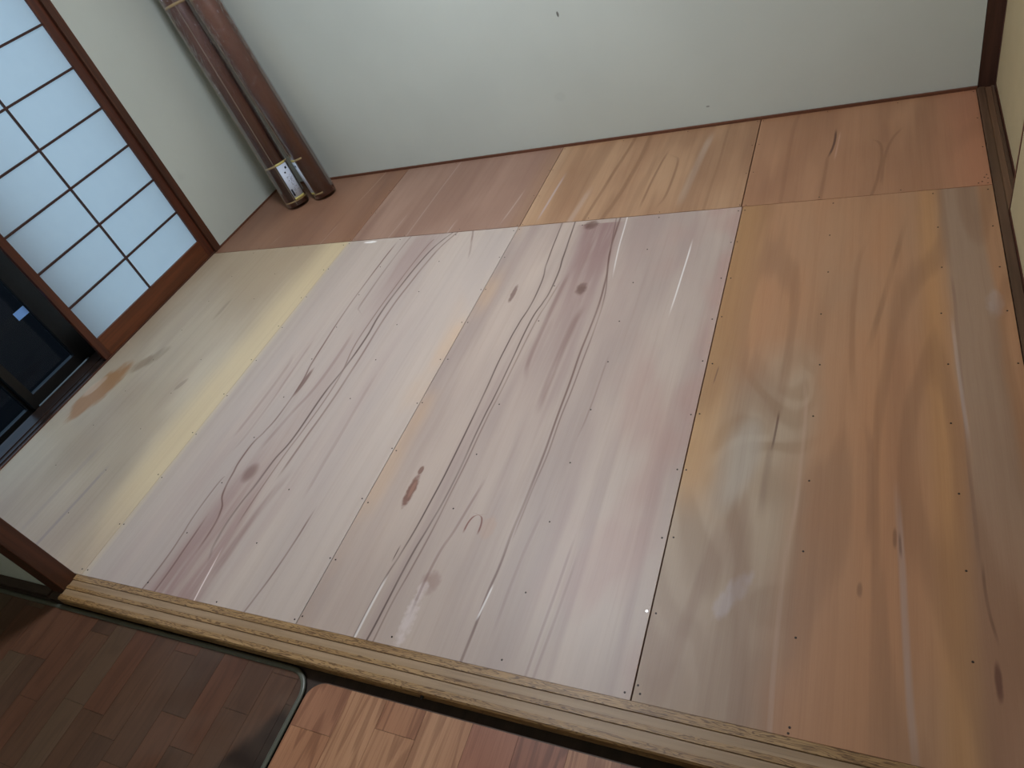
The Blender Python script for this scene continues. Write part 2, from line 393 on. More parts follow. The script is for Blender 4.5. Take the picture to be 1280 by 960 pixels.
KF = 0.85   # white point used when reading colours off the floor
PUR = rgb(118, 88, 84, KF); BRN = rgb(96, 66, 58, KF); DRK = rgb(70, 48, 42, KF)
def paintA(g, u, v, s):
    n = g.noise(u * 3.5, v * 1.3, s, detail=3)
    col = g.mix(g.sstep(n, 0.3, 0.7), rgb(186, 166, 134, .95), rgb(208, 190, 156, .95))
    col = g.mix(g.sstep(g.noise(u * 9, v * 1.0, s + 4, detail=2), 0.5, 0.75, 0, 0.55), col, rgb(172, 150, 124, .9))
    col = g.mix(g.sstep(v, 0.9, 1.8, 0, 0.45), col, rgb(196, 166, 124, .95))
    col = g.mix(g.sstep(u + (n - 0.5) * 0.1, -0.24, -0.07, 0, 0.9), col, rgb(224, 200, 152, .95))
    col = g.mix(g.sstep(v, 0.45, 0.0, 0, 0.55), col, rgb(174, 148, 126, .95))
    col = line(g, u, v, col, [(-0.33, 0.02), (-0.32, 0.2), (-0.31, 0.4)], 0.012, rgb(150, 134, 124, .9), 0.6)
    col = line(g, u, v, col, [(-0.47, 0.1), (-0.46, 0.3), (-0.45, 0.5)], 0.02, rgb(160, 140, 126, .9), 0.4)
    w = (g.noise(u * 26, v * 10, s + 7, detail=3) - 0.5) * 1.6
    col = blob(g, u, v, col, -0.782, 0.79, 0.075, 0.17, rgb(172, 118, 62, .9), 0.8, 0.45, w, ang=-0.16)
    col = blob(g, u, v, col, -0.835, 0.82, 0.03, 0.06, rgb(214, 186, 150, .9), 0.7, 0.5, w, ang=-0.25)
    col = blob(g, u, v, col, -0.665, 0.965, 0.030, 0.055, rgb(140, 110, 76, .9), 0.6, 0.8, w * 1.6, ang=-0.3)
    col = blob(g, u, v, col, -0.61, 1.02, 0.03, 0.06, rgb(150, 128, 98, .9), 0.5, 0.8, w * 1.6, ang=-0.3)
    col = blob(g, u, v, col, -0.46, 1.34, 0.012, 0.07, rgb(150, 128, 100, .9), 0.5, 0.6, w)
    col = blob(g, u, v, col, -0.30, 0.85, 0.012, 0.035, rgb(140, 118, 96, .9), 0.5, 0.6, w, ang=-0.3)
    return col
def paintB(g, u, v, s):
    n = g.noise(u * 6, v * 0.8, s, detail=3)
    col = g.mix(g.sstep(n, 0.3, 0.7), rgb(163, 152, 146, KF), rgb(174, 162, 153, KF))
    col = g.mix(g.sstep(g.noise(u * 14, v * 0.9, s + 4, detail=2), 0.50, 0.75, 0, 0.4), col, rgb(152, 134, 130, KF))
    col = g.mix(g.sstep(u, 0.0, 0.16, 0.55, 0.0), col, rgb(170, 160, 150, KF))
    col = g.mix(g.sstep(u + (n - 0.5) * 0.05, 0.0, 0.03, 0.25, 0.0), col, rgb(205, 190, 150, KF))
    yel = g.sstep(g.noise(u * 5, v * 2, s + 9, detail=2), 0.45, 0.7, 0, 0.6)
    col = g.mix(g.sstep(u, 0.78, 0.9, 0.0, 0.7) * yel, col, rgb(190, 156, 116, KF))
    w = g.sstep(g.noise(u * 40, v * 3.0, s + 11, detail=2), 0.25, 0.6, 0.45, 1.0)
    # purple brown heartwood band, narrowing away from the threshold
    bc = g.curve(v, [(0.0, 0.43), (0.2, 0.43), (0.45, 0.42), (0.8, 0.45), (1.3, 0.44), (1.8, 0.47)])
    bw = g.curve(v, [(0.0, 0.125), (0.2, 0.11), (0.42, 0.09), (0.7, 0.05), (1.2, 0.045), (1.5, 0.07), (1.8, 0.09)])
    bs = g.curve(v, [(0.0, 0.9), (0.25, 0.75), (0.45, 0.5), (0.7, 0.28), (1.2, 0.25), (1.6, 0.5), (1.8, 0.5)])
    band = g.sstep((u - bc).abs() - bw, -0.05, 0.03, 0.85, 0.0) * bs * w
    col = g.mix(band, col, rgb(134, 106, 102, KF))
    col = blob(g, u, v, col, 0.395, 0.453, 0.024, 0.036, BRN, 0.6, 0.95)
    col = blob(g, u, v, col, 0.345, 0.88, 0.010, 0.07, BRN, 0.75, 0.6)
    for pts, wd, c, st in (
        ([(0.561, 1.778), (0.495, 1.45), (0.489, 1.28), (0.5, 1.113), (0.496, 0.971), (0.481, 0.813), (0.478, 0.611), (0.458, 0.506), (0.454, 0.409), (0.445, 0.293), (0.452, 0.199), (0.463, 0.154)], 0.0065, DRK, 0.85),
        ([(0.517, 1.783), (0.47, 1.451), (0.466, 1.15), (0.505, 0.827), (0.5, 0.665), (0.489, 0.502), (0.488, 0.393), (0.491, 0.275)], 0.005, BRN, 0.6),
        ([(0.593, 1.78), (0.533, 1.447), (0.525, 1.279), (0.537, 0.971), (0.54, 0.776), (0.532, 0.601), (0.527, 0.469)], 0.007, BRN, 0.65),
        ([(0.302, 1.754), (0.293, 1.43), (0.299, 1.222), (0.317, 0.986), (0.335, 0.882), (0.342, 0.735), (0.329, 0.63), (0.312, 0.543), (0.324, 0.439), (0.343, 0.362), (0.386, 0.298), (0.403, 0.224), (0.406, 0.176)], 0.006, BRN, 0.85),
        ([(0.301, 0.43), (0.288, 0.308), (0.297, 0.188), (0.302, 0.105), (0.297, 0.0)], 0.005, BRN, 0.7),
        ([(0.345, 0.25), (0.35, 0.15), (0.353, 0.06), (0.352, 0.0)], 0.006, BRN, 0.7),
        ([(0.751, 0.323), (0.748, 0.22), (0.742, 0.132), (0.728, 0.035), (0.722, 0.0)], 0.005, BRN, 0.8),
        ([(0.69, 1.81), (0.716, 1.73), (0.741, 1.641)], 0.007, BRN, 0.6),
        ([(0.418, 1.147), (0.424, 0.914), (0.39, 0.71), (0.369, 0.577)], 0.012, PUR, 0.4),
        ([(0.20, 1.0), (0.21, 0.8), (0.2, 0.6)], 0.012, PUR, 0.35),
        ([(0.24, 1.1), (0.25, 0.9), (0.26, 0.7), (0.25, 0.55)], 0.008, PUR, 0.35),
        ([(0.56, 0.45), (0.54, 0.3), (0.53, 0.1)], 0.02, PUR, 0.5),
        ([(0.36, 1.8), (0.35, 1.5), (0.36, 1.3)], 0.007, BRN, 0.45),
        ([(0.66, 0.9), (0.67, 0.6), (0.68, 0.4)], 0.01, PUR, 0.3)):
        col = line(g, u, v, col, pts, wd, c, st, wob=w)
    col = line(g, u, v, col, [(0.50, 0.14), (0.51, 0.08), (0.525, 0.0)], 0.004, rgb(225, 215, 215, KF), 0.7)
    col = blob(g, u, v, col, 0.14, 1.80, 0.035, 0.008, rgb(240, 240, 240, KF), 0.9, 0.5)
    return col
def paintC(g, u, v, s):
    n = g.noise(u * 5, v * 0.8, s, detail=3)
    col = g.mix(g.sstep(n, 0.3, 0.7), rgb(160, 146, 140, KF), rgb(184, 170, 160, KF))
    col = g.mix(g.sstep(g.noise(u * 12, v * 0.8, s + 4, detail=2), 0.52, 0.75, 0, 0.5), col, rgb(150, 132, 128, KF))
    mot = g.noise(u * 5, v * 2.6, s + 6, detail=2)
    col = g.mix(g.sstep(u, 1.45, 1.75) * g.sstep(mot, 0.42, 0.62, 0, 0.55), col, rgb(166, 134, 126, KF))
    yel = g.sstep(g.noise(u * 5, v * 2, s + 9, detail=2), 0.42, 0.7, 0, 0.7)
    col = g.mix(g.sstep(u, 0.93, 1.0, 0.7, 0.0) * yel, col, rgb(196, 164, 128, KF))
    w = g.sstep(g.noise(u * 40, v * 3.0, s + 11, detail=2), 0.25, 0.6, 0.45, 1.0)
    bc = g.curve(v, [(0.0, 1.3), (0.9, 1.3), (1.3, 1.31), (1.8, 1.27)])
    bs = g.curve(v, [(0.0, 0.0), (0.6, 0.05), (1.0, 0.25), (1.35, 0.6), (1.6, 0.9), (1.82, 1.0)])
    col = g.mix(g.sstep((u - bc).abs(), 0.04, 0.115, 1.0, 0.0) * bs * w, col, rgb(138, 112, 110, KF))
    col = g.mix(g.sstep((u - 1.47).abs(), 0.0, 0.09, 0.35, 0.0) * g.sstep(v, 0.7, 1.7), col, rgb(150, 128, 124, KF))
    kn = (g.noise(u * 60, v * 60, s + 13, detail=2) - 0.5) * 1.4
    col = blob(g, u, v, col, 1.245, 1.785, 0.026, 0.028, BRN, 0.8, 0.9, kn)
    col = blob(g, u, v, col, 1.32, 1.376, 0.019, 0.030, BRN, 0.8, 0.9, kn)
    col = blob(g, u, v, col, 1.052, 1.365, 0.009, 0.05, BRN, 0.7, 0.6, kn)
    col = blob(g, u, v, col, 1.049, 0.45, 0.0135, 0.056, rgb(112, 72, 58, KF), 0.9, 0.6, kn)
    col = blob(g, u, v, col, 1.051, 0.455, 0.006, 0.03, rgb(150, 112, 96, KF), 0.7, 0.5)
    col = blob(g, u, v, col, 1.047, 0.526, 0.008, 0.016, rgb(110, 74, 60, KF), 0.85, 0.5, kn * 0.5)
    col = blob(g, u, v, col, 1.248, 0.179, 0.024, 0.03, rgb(140, 114, 104, KF), 0.6, 0.9, kn)
    col = blob(g, u, v, col, 1.235, 0.16, 0.015, 0.018, rgb(205, 195, 195, KF), 0.5, 0.7, kn)
    col = blob(g, u, v, col, 1.233, 0.075, 0.016, 0.07, rgb(212, 204, 206, KF), 0.5, 0.9, kn * 2.2)
    col = blob(g, u, v, col, 1.345, 0.36, 0.02, 0.035, rgb(178, 148, 126, KF), 0.35, 0.6, kn)
    for pts, wd, c, st in (
        ([(1.108, 1.82), (1.131, 1.531), (1.148, 1.346), (1.136, 1.197), (1.13, 1.058), (1.133, 0.896), (1.134, 0.751), (1.135, 0.571), (1.13, 0.384), (1.12, 0.245), (1.107, 0.142), (1.102, 0.0)], 0.0042, DRK, 0.9),
        ([(1.167, 1.82), (1.189, 1.57), (1.199, 1.403), (1.191, 1.307), (1.176, 1.176), (1.178, 1.007), (1.177, 0.844), (1.172, 0.726), (1.175, 0.496), (1.166, 0.349), (1.154, 0.221), (1.15, 0.098), (1.144, 0.0)], 0.0045, DRK, 0.85),
        ([(1.219, 1.401), (1.208, 1.297), (1.196, 1.167), (1.195, 0.999), (1.192, 0.844), (1.186, 0.741), (1.185, 0.53), (1.182, 0.34), (1.174, 0.198), (1.166, 0.083), (1.164, 0.0)], 0.004, BRN, 0.6),
        ([(1.356, 1.82), (1.37, 1.614), (1.398, 1.407), (1.41, 1.207), (1.411, 1.04), (1.414, 0.888), (1.416, 0.741), (1.419, 0.606), (1.42, 0.47), (1.418, 0.354), (1.42, 0.254), (1.416, 0.178), (1.416, 0.074), (1.415, 0.0)], 0.0055, BRN, 0.8),
        ([(1.345, 1.778), (1.383, 1.517), (1.427, 1.203), (1.43, 0.881), (1.428, 0.767), (1.431, 0.609), (1.427, 0.479), (1.427, 0.36)], 0.004, BRN, 0.6),
        ([(1.268, 0.484), (1.25, 0.346), (1.232, 0.23), (1.232, 0.104)], 0.006, PUR, 0.55),
        ([(1.513, 1.009), (1.512, 0.837), (1.505, 0.71)], 0.004, PUR, 0.4),
        ([(1.48, 0.428), (1.47, 0.279), (1.467, 0.104)], 0.006, PUR, 0.3),
        ([(1.24, 1.45), (1.235, 1.2), (1.25, 0.95)], 0.012, PUR, 0.5),
        ([(1.35, 1.25), (1.34, 1.0), (1.345, 0.8)], 0.018, PUR, 0.5),
        ([(1.59, 0.35), (1.585, 0.2), (1.58, 0.0)], 0.005, PUR, 0.35),
        ([(1.61, 0.3), (1.605, 0.15), (1.60, 0.0)], 0.005, PUR, 0.3),
        ([(1.106, 0.265), (1.105, 0.225)], 0.003, DRK, 0.9)):
        col = line(g, u, v, col, pts, wd, c, st, wob=w, fade=0.012 if pts[0][1] == 0.265 else 0.05)
    # chevron mark
    for sx, ex in ((1.300, 1.278), (1.302, 1.322)):
        col = line(g, u, v, col, [(sx, 0.395), ((sx + ex) / 2 + (ex - sx) * 0.25, 0.38), (ex, 0.34)], 0.004, rgb(112, 62, 50, KF), 0.9, fade=0.01)
    WHT = rgb(232, 228, 228, KF)
    col = line(g, u, v, col, [(1.671, 1.603), (1.669, 1.43), (1.666, 1.249)], 0.004, WHT, 0.75)
    col = line(g, u, v, col, [(1.388, 1.777), (1.402, 1.6), (1.417, 1.466)], 0.004, WHT, 0.6)
    col = line(g, u, v, col, [(1.112, 0.165), (1.108, 0.08), (1.106, 0.018)], 0.0055, WHT, 0.7, fade=0.02)
    col = line(g, u, v, col, [(1.422, 0.195), (1.418, 0.15), (1.414, 0.11)], 0.004, WHT, 0.75, fade=0.012)
    return col
def paintD(g, u, v, s):
    n = g.noise(u * 3, v * 0.9, s, detail=3)
    OR = rgb(180, 128, 86, .82); TAN = rgb(172, 132, 96, .82); GRY = rgb(166, 146, 122, .85); PNK = rgb(168, 134, 116, .85)
    col = g.mix(g.sstep(n, 0.3, 0.7), OR, TAN)
    col = g.mix(g.sstep(g.noise(u * 9, v * 0.6, s + 4, detail=2), 0.5, 0.75, 0, 0.6), col, rgb(150, 104, 72, .82))
    m = g.noise(u * 4.5, v * 2.2, s + 6, detail=2) - 0.5
    # pale grey marbled sapwood at the left front, pale oval inside it
    left = g.sstep(u + m * 0.22, 2.02, 2.12, 1.0, 0.0) * g.sstep(v + m * 0.5, 0.85, 1.08, 1.0, 0.0)
    sw = (g.noise(u * 4.5, v * 2.2, s + 8, detail=1.5, dist=0.8) * 34.0).sin()
    marb = g.mix(g.sstep(sw, -0.8, 1.0), rgb(160, 134, 104, .80), rgb(176, 152, 122, .80))
    marb = g.mix(g.sstep(v, 0.45, 0.05, 0, 0.7), marb, rgb(156, 128, 100, .82))
    col = g.mix(left * 0.9, col, marb)
    col = blob(g, u, v, col, 1.945, 0.64, 0.055, 0.16, rgb(182, 166, 144, .85), 0.75, 0.6, m * 2, ang=-0.15)
    edge = g.sstep(u, 1.84, 1.96, 1.0, 0.0) * g.sstep(v, 0.42, 0.6)
    col = g.mix(edge * 0.75, col, rgb(192, 144, 88, .82))
    # greyish band on the right
    band = g.sstep(u + m * 0.05, 2.43, 2.455) * g.sstep(u + m * 0.04, 2.555, 2.53)
    col = g.mix(band * 0.65, col, g.mix(g.sstep(v, 0.2, 0.7), rgb(160, 116, 88, .85), rgb(156, 132, 108, .85)))
    col = g.mix(g.sstep((u - 2.40).abs(), 0.0, 0.05, 0.6, 0.0), col, rgb(190, 138, 84, .82))
    w = g.sstep(g.noise(u * 30, v * 3.0, s + 11, detail=2), 0.25, 0.6, 0.4, 1.0)
    D1 = rgb(92, 60, 44, KF)
    for pts, wd, c, st, fd in (
        ([(2.034, 0.81), (2.032, 0.75), (2.028, 0.69)], 0.004, D1, 0.9, 0.02),
        ([(2.028, 0.72), (2.022, 0.62), (2.02, 0.5)], 0.012, rgb(140, 112, 88, .85), 0.5, 0.06),
        ([(1.855, 0.98), (1.851, 0.92)], 0.003, D1, 0.9, 0.012),
        ([(2.453, 0.41), (2.455, 0.349), (2.465, 0.265)], 0.004, D1, 0.9, 0.03),
        ([(2.246, 0.76), (2.252, 0.6), (2.25, 0.446)], 0.012, rgb(140, 98, 68, .82), 0.5, 0.05),
        ([(2.448, 1.344), (2.449, 1.108), (2.447, 0.824), (2.448, 0.429)], 0.006, rgb(140, 106, 84, .85), 0.7, 0.05),
        ([(2.306, 0.56), (2.314, 0.371), (2.322, 0.15), (2.33, 0.0)], 0.010, rgb(176, 156, 142, .85), 0.5, 0.08),
        ([(2.44, 1.15), (2.445, 0.95), (2.45, 0.75)], 0.006, rgb(196, 176, 160, .85), 0.5, 0.06),
        ([(2.309, 0.47), (2.311, 0.42)], 0.004, D1, 0.8, 0.015),
        ([(2.215, 1.5), (2.2, 1.2), (2.21, 0.9)], 0.012, rgb(146, 102, 68, .82), 0.55, 0.1),
        ([(2.33, 1.6), (2.29, 1.35), (2.25, 1.1)], 0.012, rgb(138, 98, 66, .82), 0.55, 0.1),
        ([(2.09, 0.9), (2.10, 0.6), (2.085, 0.3), (2.09, 0.0)], 0.007, rgb(190, 156, 128, .85), 0.5, 0.1)):
        col = line(g, u, v, col, pts, wd, c, st, wob=w, fade=fd)
    kn = (g.noise(u * 60, v * 30, s + 13, detail=2) - 0.5) * 1.2
    col = blob(g, u, v, col, 2.462, 0.178, 0.0055, 0.034, rgb(86, 44, 36, KF), 0.85, 0.8, kn)
    col = blob(g, u, v, col, 2.30, 0.46, 0.004, 0.025, rgb(120, 80, 52, KF), 0.7, 0.9, kn)
    col = blob(g, u, v, col, 2.236, 0.325, 0.005, 0.016, rgb(120, 80, 52, KF), 0.6, 0.9, kn)
    col = blob(g, u, v, col, 2.54, 1.235, 0.02, 0.05, rgb(186, 170, 158, .85), 0.35, 0.95, kn * 2)
    col = blob(g, u, v, col, 1.985, 0.27, 0.02, 0.06, rgb(186, 172, 164, .8), 0.5, 0.95, kn * 2, ang=-0.5)
    return col
def paintE(c1, c2, c3, extra=None):
    def fn(g, u, v, s):
        n = g.noise(u * 4, v * 1.2, s, detail=3)
        col = g.mix(g.sstep(n, 0.3, 0.7), c1, c2)
        col = g.mix(g.sstep(g.noise(u * 10, v * 1.1, s + 4, detail=2), 0.5, 0.75, 0, 0.6), col, c3)
        return extra(g, u, v, s, col) if extra else col
    return fn
KB = 0.72
WE = rgb(196, 170, 152, KB)
def exE1(g, u, v, s, col):
    for a in ([(-0.14, 2.47), (-0.15, 2.3), (-0.16, 2.2)], [(-0.17, 1.98), (-0.175, 1.9), (-0.18, 1.825)], [(-0.52, 1.93), (-0.53, 1.87)]):
        col = line(g, u, v, col, a, 0.005, WE, 0.4, fade=0.04)
    col = g.mix(g.sstep(u, -0.09, 0.0, 0, 0.5), col, rgb(152, 112, 84, KB))
    return col
def exE2(g, u, v, s, col):
    for a, st in (([(0.34, 2.47), (0.335, 2.2), (0.33, 1.84)], 0.45), ([(0.24, 2.0), (0.235, 1.9), (0.23, 1.825)], 0.4), ([(0.83, 2.1), (0.82, 1.98), (0.81, 1.88)], 0.7), ([(0.56, 1.90), (0.555, 1.83)], 0.7)):
        col = line(g, u, v, col, a, 0.006, WE, st * 0.75, fade=0.05)
    col = g.mix(g.sstep(u, 0.80, 0.91, 0, 0.6), col, rgb(156, 116, 86, KB))
    return col
def exE3(g, u, v, s, col):
    for a, wd, c, st in (([(1.34, 2.48), (1.33, 2.2), (1.28, 1.83)], 0.016, rgb(140, 98, 62, KB), 0.6), ([(1.27, 2.48), (1.24, 2.2), (1.2, 1.83)], 0.012, rgb(140, 98, 62, KB), 0.6),
                         ([(1.45, 2.3), (1.43, 2.1), (1.42, 1.9)], 0.008, rgb(132, 88, 56, KB), 0.65), ([(1.50, 2.25), (1.515, 2.1), (1.50, 1.9)], 0.008, rgb(132, 88, 56, KB), 0.55),
                         ([(1.62, 2.4), (1.60, 2.2), (1.58, 1.9)], 0.022, rgb(196, 168, 136, KB), 0.55), ([(1.0, 2.2), (0.99, 2.0), (0.985, 1.88)], 0.008, WE, 0.75), ([(1.16, 2.05), (1.15, 1.95), (1.14, 1.84)], 0.02, rgb(196, 168, 140, KB), 0.45),
                         ([(1.69, 2.45), (1.685, 2.2), (1.68, 1.85)], 0.008, rgb(146, 104, 68, KB), 0.45)):
        col = line(g, u, v, col, a, wd, c, st, fade=0.06)
    col = g.mix(g.sstep(u, 0.915, 0.98, 0.5, 0.0), col, rgb(204, 164, 120, KB))
    return col
def exE4(g, u, v, s, col):
    col = g.mix(g.sstep(u, 2.38, 2.55, 0, 0.6), col, rgb(160, 104, 76, .62))
    for a, wd, c, st in (([(2.11, 2.30), (2.108, 2.22), (2.095, 2.12)], 0.006, rgb(78, 46, 36, KB), 0.9), ([(2.125, 2.28), (2.12, 2.2), (2.115, 2.1)], 0.004, rgb(190, 150, 130, KB), 0.5), ([(1.96, 2.45), (1.95, 2.2), (1.95, 1.85)], 0.012, rgb(136, 92, 64, KB), 0.5),
                         ([(2.09, 2.1), (2.085, 1.95), (2.08, 1.85)], 0.010, rgb(126, 84, 56, KB), 0.5), ([(2.23, 2.2), (2.27, 2.13), (2.26, 1.95), (2.245, 1.85)], 0.008, rgb(120, 80, 54, KB), 0.55), ([(2.33, 2.25), (2.285, 2.1), (2.27, 1.9)], 0.008, rgb(120, 80, 54, KB), 0.5)):
        col = line(g, u, v, col, a, wd, c, st, fade=0.03)
    return col

GAP = 0.0014
panels = [
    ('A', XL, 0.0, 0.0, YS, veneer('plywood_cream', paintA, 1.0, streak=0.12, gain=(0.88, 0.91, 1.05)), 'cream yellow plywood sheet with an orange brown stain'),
    ('B', 0.0, 0.91, 0.0, YS, veneer('plywood_grey_band', paintB, 2.0, streak=0.12, gain=(1.12, 1.08, 1.05)), 'pale grey plywood sheet with a purplish brown grain band'),
    ('C', 0.91, 1.82, 0.0, YS, veneer('plywood_grey_knots', paintC, 3.0, streak=0.12, gain=(0.95, 0.90, 0.86)), 'pale pinkish grey plywood sheet with dark knots and fine parallel lines'),
    ('D', 1.82, XR, 0.0, YS, veneer('plywood_tan', paintD, 4.0, ring=rgb(134, 94, 64, .85), ringstr=0.36, ringk=8.0, rs=(3.0, 0.55), streak=0.16, gain=(.76, .79, .88)), 'orange tan plywood sheet with swirling pale marbling'),
    ('E1', XL, 0.012, YS, YB - 0.0095, veneer('plywood_brown', paintE(rgb(138, 102, 82, KB), rgb(156, 118, 94, KB), rgb(122, 88, 70, KB), exE1), 5.0, streak=0.14, gain=(.72, .69, .68)), 'dull brown plywood piece under the leaning rolls'),
    ('E2', 0.012, 0.912, YS, YB - 0.0095, veneer('plywood_brown_scuffed', paintE(rgb(150, 112, 92, KB), rgb(168, 130, 108, KB), rgb(140, 102, 84, KB), exE2), 6.0, streak=0.14, gain=(.71, .76, .82)), 'reddish brown plywood piece with white scuffs'),
    ('E3', 0.912, 1.815, YS, YB - 0.0095, veneer('plywood_honey', paintE(rgb(170, 124, 84, KB), rgb(190, 146, 102, KB), rgb(154, 110, 74, KB), exE3), 7.0, ring=rgb(140, 98, 64, KB), ringstr=0.25, ringk=6.0, rs=(4, 0.4), streak=0.2, gain=(.63, .67, .81)), 'honey coloured plywood piece with flowing grain'),
    ('E4', 1.815, XR, YS, YB - 0.0095, veneer('plywood_copper', paintE(rgb(156, 110, 78, KB), rgb(170, 124, 90, KB), rgb(140, 96, 68, KB), exE4), 8.0, ring=rgb(130, 88, 62, KB), ringstr=0.2, ringk=5.0, rs=(3, 0.8), streak=0.14, gain=(.78, .82, .87)), 'copper brown plywood piece in the far right corner'),
]
sheets = {}
for key, x0, x1, y0, y1, mat, lab in panels:
    gx0 = gx1 = GAP
    bm = bmesh.new()
    yy0 = y0 + (0.0 if y0 == 0.0 else 0.0022)
    if key == 'C': gx1 = 0.0017
    if key == 'D': gx0 = 0.0017
    if key == 'E3': gx1 = 0.0022
    if key == 'E4': gx0 = 0.0016
    if key == 'A': gx1 = 0.0005
    if key == 'B': gx0 = 0.0005; gx1 = 0.0008
    dz = {'A': 0.0, 'B': -0.0003, 'C': 0.0, 'D': 0.0006}.get(key, -0.0004)
    box(bm, x0 + gx0, x1 - gx1, yy0, y1 - (0.0018 if y0 == 0.0 else 0.0), -0.0122, dz)
    o = obj('plywood_panel', bm, mat, floor, (0, 0, 0), bevel=0.0006)
    o['label'] = lab; sheets[key] = (o, dz)

# nail heads: joists every 303 mm, rows every 200 mm
nm = bmesh.new()
bmesh.ops.create_cone(nm, cap_ends=True, segments=10, radius1=0.0027, radius2=0.0021, depth=0.0012)
nail_me = bpy.data.meshes.new('nail'); nm.to_mesh(nail_me); nm.free(); nail_me.materials.append(nail_m)
nailb_me = nail_me.copy(); nailb_me.materials.clear(); nailb_me.materials.append(nailb_m)
def nail(key, x, y, me=None, sc=1.0):
    p, dz = sheets[key]
    o = bpy.data.objects.new('nail', me or nail_me); COL.objects.link(o)
    o.parent = p; o.location = (x, y, dz + 0.0002); o.scale = (sc, sc, 1)
rows = [0.018] + [0.2 * k for k in range(1, 9)] + [1.797]
rnd = random.Random(3)
def j(a): return rnd.uniform(-a, a)
for r in rows:
    for key, x in (('A', -0.014), ('B', 0.012), ('B', 0.898), ('C', 0.922), ('C', 1.806), ('D', 1.832), ('D', 2.568)):
        if key == 'C' and x > 1.8 and abs(r - 0.2) < 0.01:
            nail(key, 1.811, 0.2, nailb_me, 1.3)
        else: nail(key, x + j(0.004), r + j(0.008))
    for key, x in (('A', -0.31), ('A', -0.61), ('B', 0.307), ('B', 0.609), ('C', 1.209), ('C', 1.510), ('D', 2.12), ('D', 2.421)):
        if rnd.random() < 0.9: nail(key, x + j(0.006), r + j(0.008), sc=0.8 if key == 'A' else 1.0)
nail('D', 2.122, 0.006); nail('D', 1.828, 0.034)
for key, x0, x1 in (('E1', -0.9, 0.0), ('E2', 0.024, 0.9), ('E3', 0.924, 1.804), ('E4', 1.827, 2.57)):
    for k in range(4):
        x = x0 + (x1 - x0) * k / 3
        for y in (1.836, 2.06, 2.27, 2.47):
            if y in (1.836, 2.47) or k in (0, 3): nail(key, x + j(0.004), y + j(0.006), sc=0.8)
for q in ((2.555, 1.845), (2.545, 1.838), (2.572, 1.862), (2.563, 1.87), (2.57, 1.885)): nail('E4', *q, sc=0.9)

# ------------------------------------------------------------------ lower floor mats
def clip(poly, axis, val, keep_less):
    out = []
    for i in range(len(poly)):
        a, b = poly[i], poly[(i + 1) % len(poly)]
        ia = (a[axis] <= val) == keep_less; ib = (b[axis] <= val) == keep_less
        if ia: out.append(a)
        if ia != ib:
            t = (val - a[axis]) / (b[axis] - a[axis]); out.append((a[0] + t * (b[0] - a[0]), a[1] + t * (b[1] - a[1])))
    return out
def rounded(x0, x1, y0, y1, rad, corners):
    """outline counter-clockwise from the lower left; corners = radius flags ll, lr, ur, ul"""
    pts = []
    for (cx, cy, a0), f in zip(((x0, y0, 180), (x1, y0, 270), (x1, y1, 0), (x0, y1, 90)), corners):
        if not f: pts.append((cx, cy)); continue
        ox = cx + (rad if cx == x0 else -rad); oy = cy + (rad if cy == y0 else -rad)
        for k in range(9):
            a = math.radians(a0 + 90 * k / 8); pts.append((ox + rad * math.cos(a), oy + rad * math.sin(a)))
    return pts
def prism(bm, poly, z0, z1):
    lo = [bm.verts.new((p[0], p[1], z0)) for p in poly]; hi = [bm.verts.new((p[0], p[1], z1)) for p in poly]
    n = len(poly)
    for i in range(n):
        k = (i + 1) % n; bm.faces.new((lo[i], lo[k], hi[k], hi[i]))
    bm.faces.new(lo[::-1]); bm.faces.new(hi)
def plank_mat(name, c1, c2, ring, seed, rough=0.4, ks=1.0, dirt=None, spec=0.35):
    g = G(name); x, y, z = g.coords(); sh = seed * 5.3
    f = g.noise(x * 14, y * 1.6, sh, detail=2, rough=0.5)
    s = ((f * 7.0 + g.noise(x * 60, y * 2, sh + 2, detail=2) * 0.8) * 6.2832).sin()
    n = g.noise(x * 12, y * 2.0, sh + 3, detail=3)
    col = g.mix(g.sstep(n, 0.3, 0.7), c1, c2)
    col = g.mix(g.sstep(s, 0.1, 1.0, 0, 0.5 * ks), col, ring)
    col = g.mix(g.sstep(g.noise(x * 300, y * 6, sh + 4, detail=2), 0.45, 0.75, 0, 0.4 * ks), col, ring)
    if dirt: col = dirt(g, x, y, sh, col)
    return g.done(col, rough, spec)
MATZ = ZL + 0.006
def mat_thing(name, label, outline, rim_w, rim_m, base_mat, strips, plank_mats, zt, rad_in):
    xs = [p[0] for p in outline]; ys = [p[1] for p in outline]
    e = tag(empty(name, ((min(xs) + max(xs)) / 2, (min(ys) + max(ys)) / 2, ZL)), label, 'mat')
    bm = bmesh.new(); prism(bm, outline, ZL, zt - 0.0012); obj('backing', bm, base_mat, e, (0, 0, 0))
    for x0, x1, joints in strips:
        js = sorted([min(ys) - 0.01] + list(joints) + [max(ys) + 0.01])
        for y0, y1 in zip(js[:-1], js[1:]):
            q = rad_in
            for ax, vv, kl in ((0, x0 + 0.0004, False), (0, x1 - 0.0004, True), (1, y0 + 0.0004, False), (1, y1 - 0.0004, True)):
                q = clip(q, ax, vv, kl)
                if len(q) < 3: break
            if len(q) < 3: continue
            bm = bmesh.new(); prism(bm, q, zt - 0.0012, zt)
            bmesh.ops.remove_doubles(bm, verts=bm.verts, dist=1e-5)
            obj('plank', bm, plank_mats[rnd.randrange(len(plank_mats))], e, (0, 0, 0))
    return e

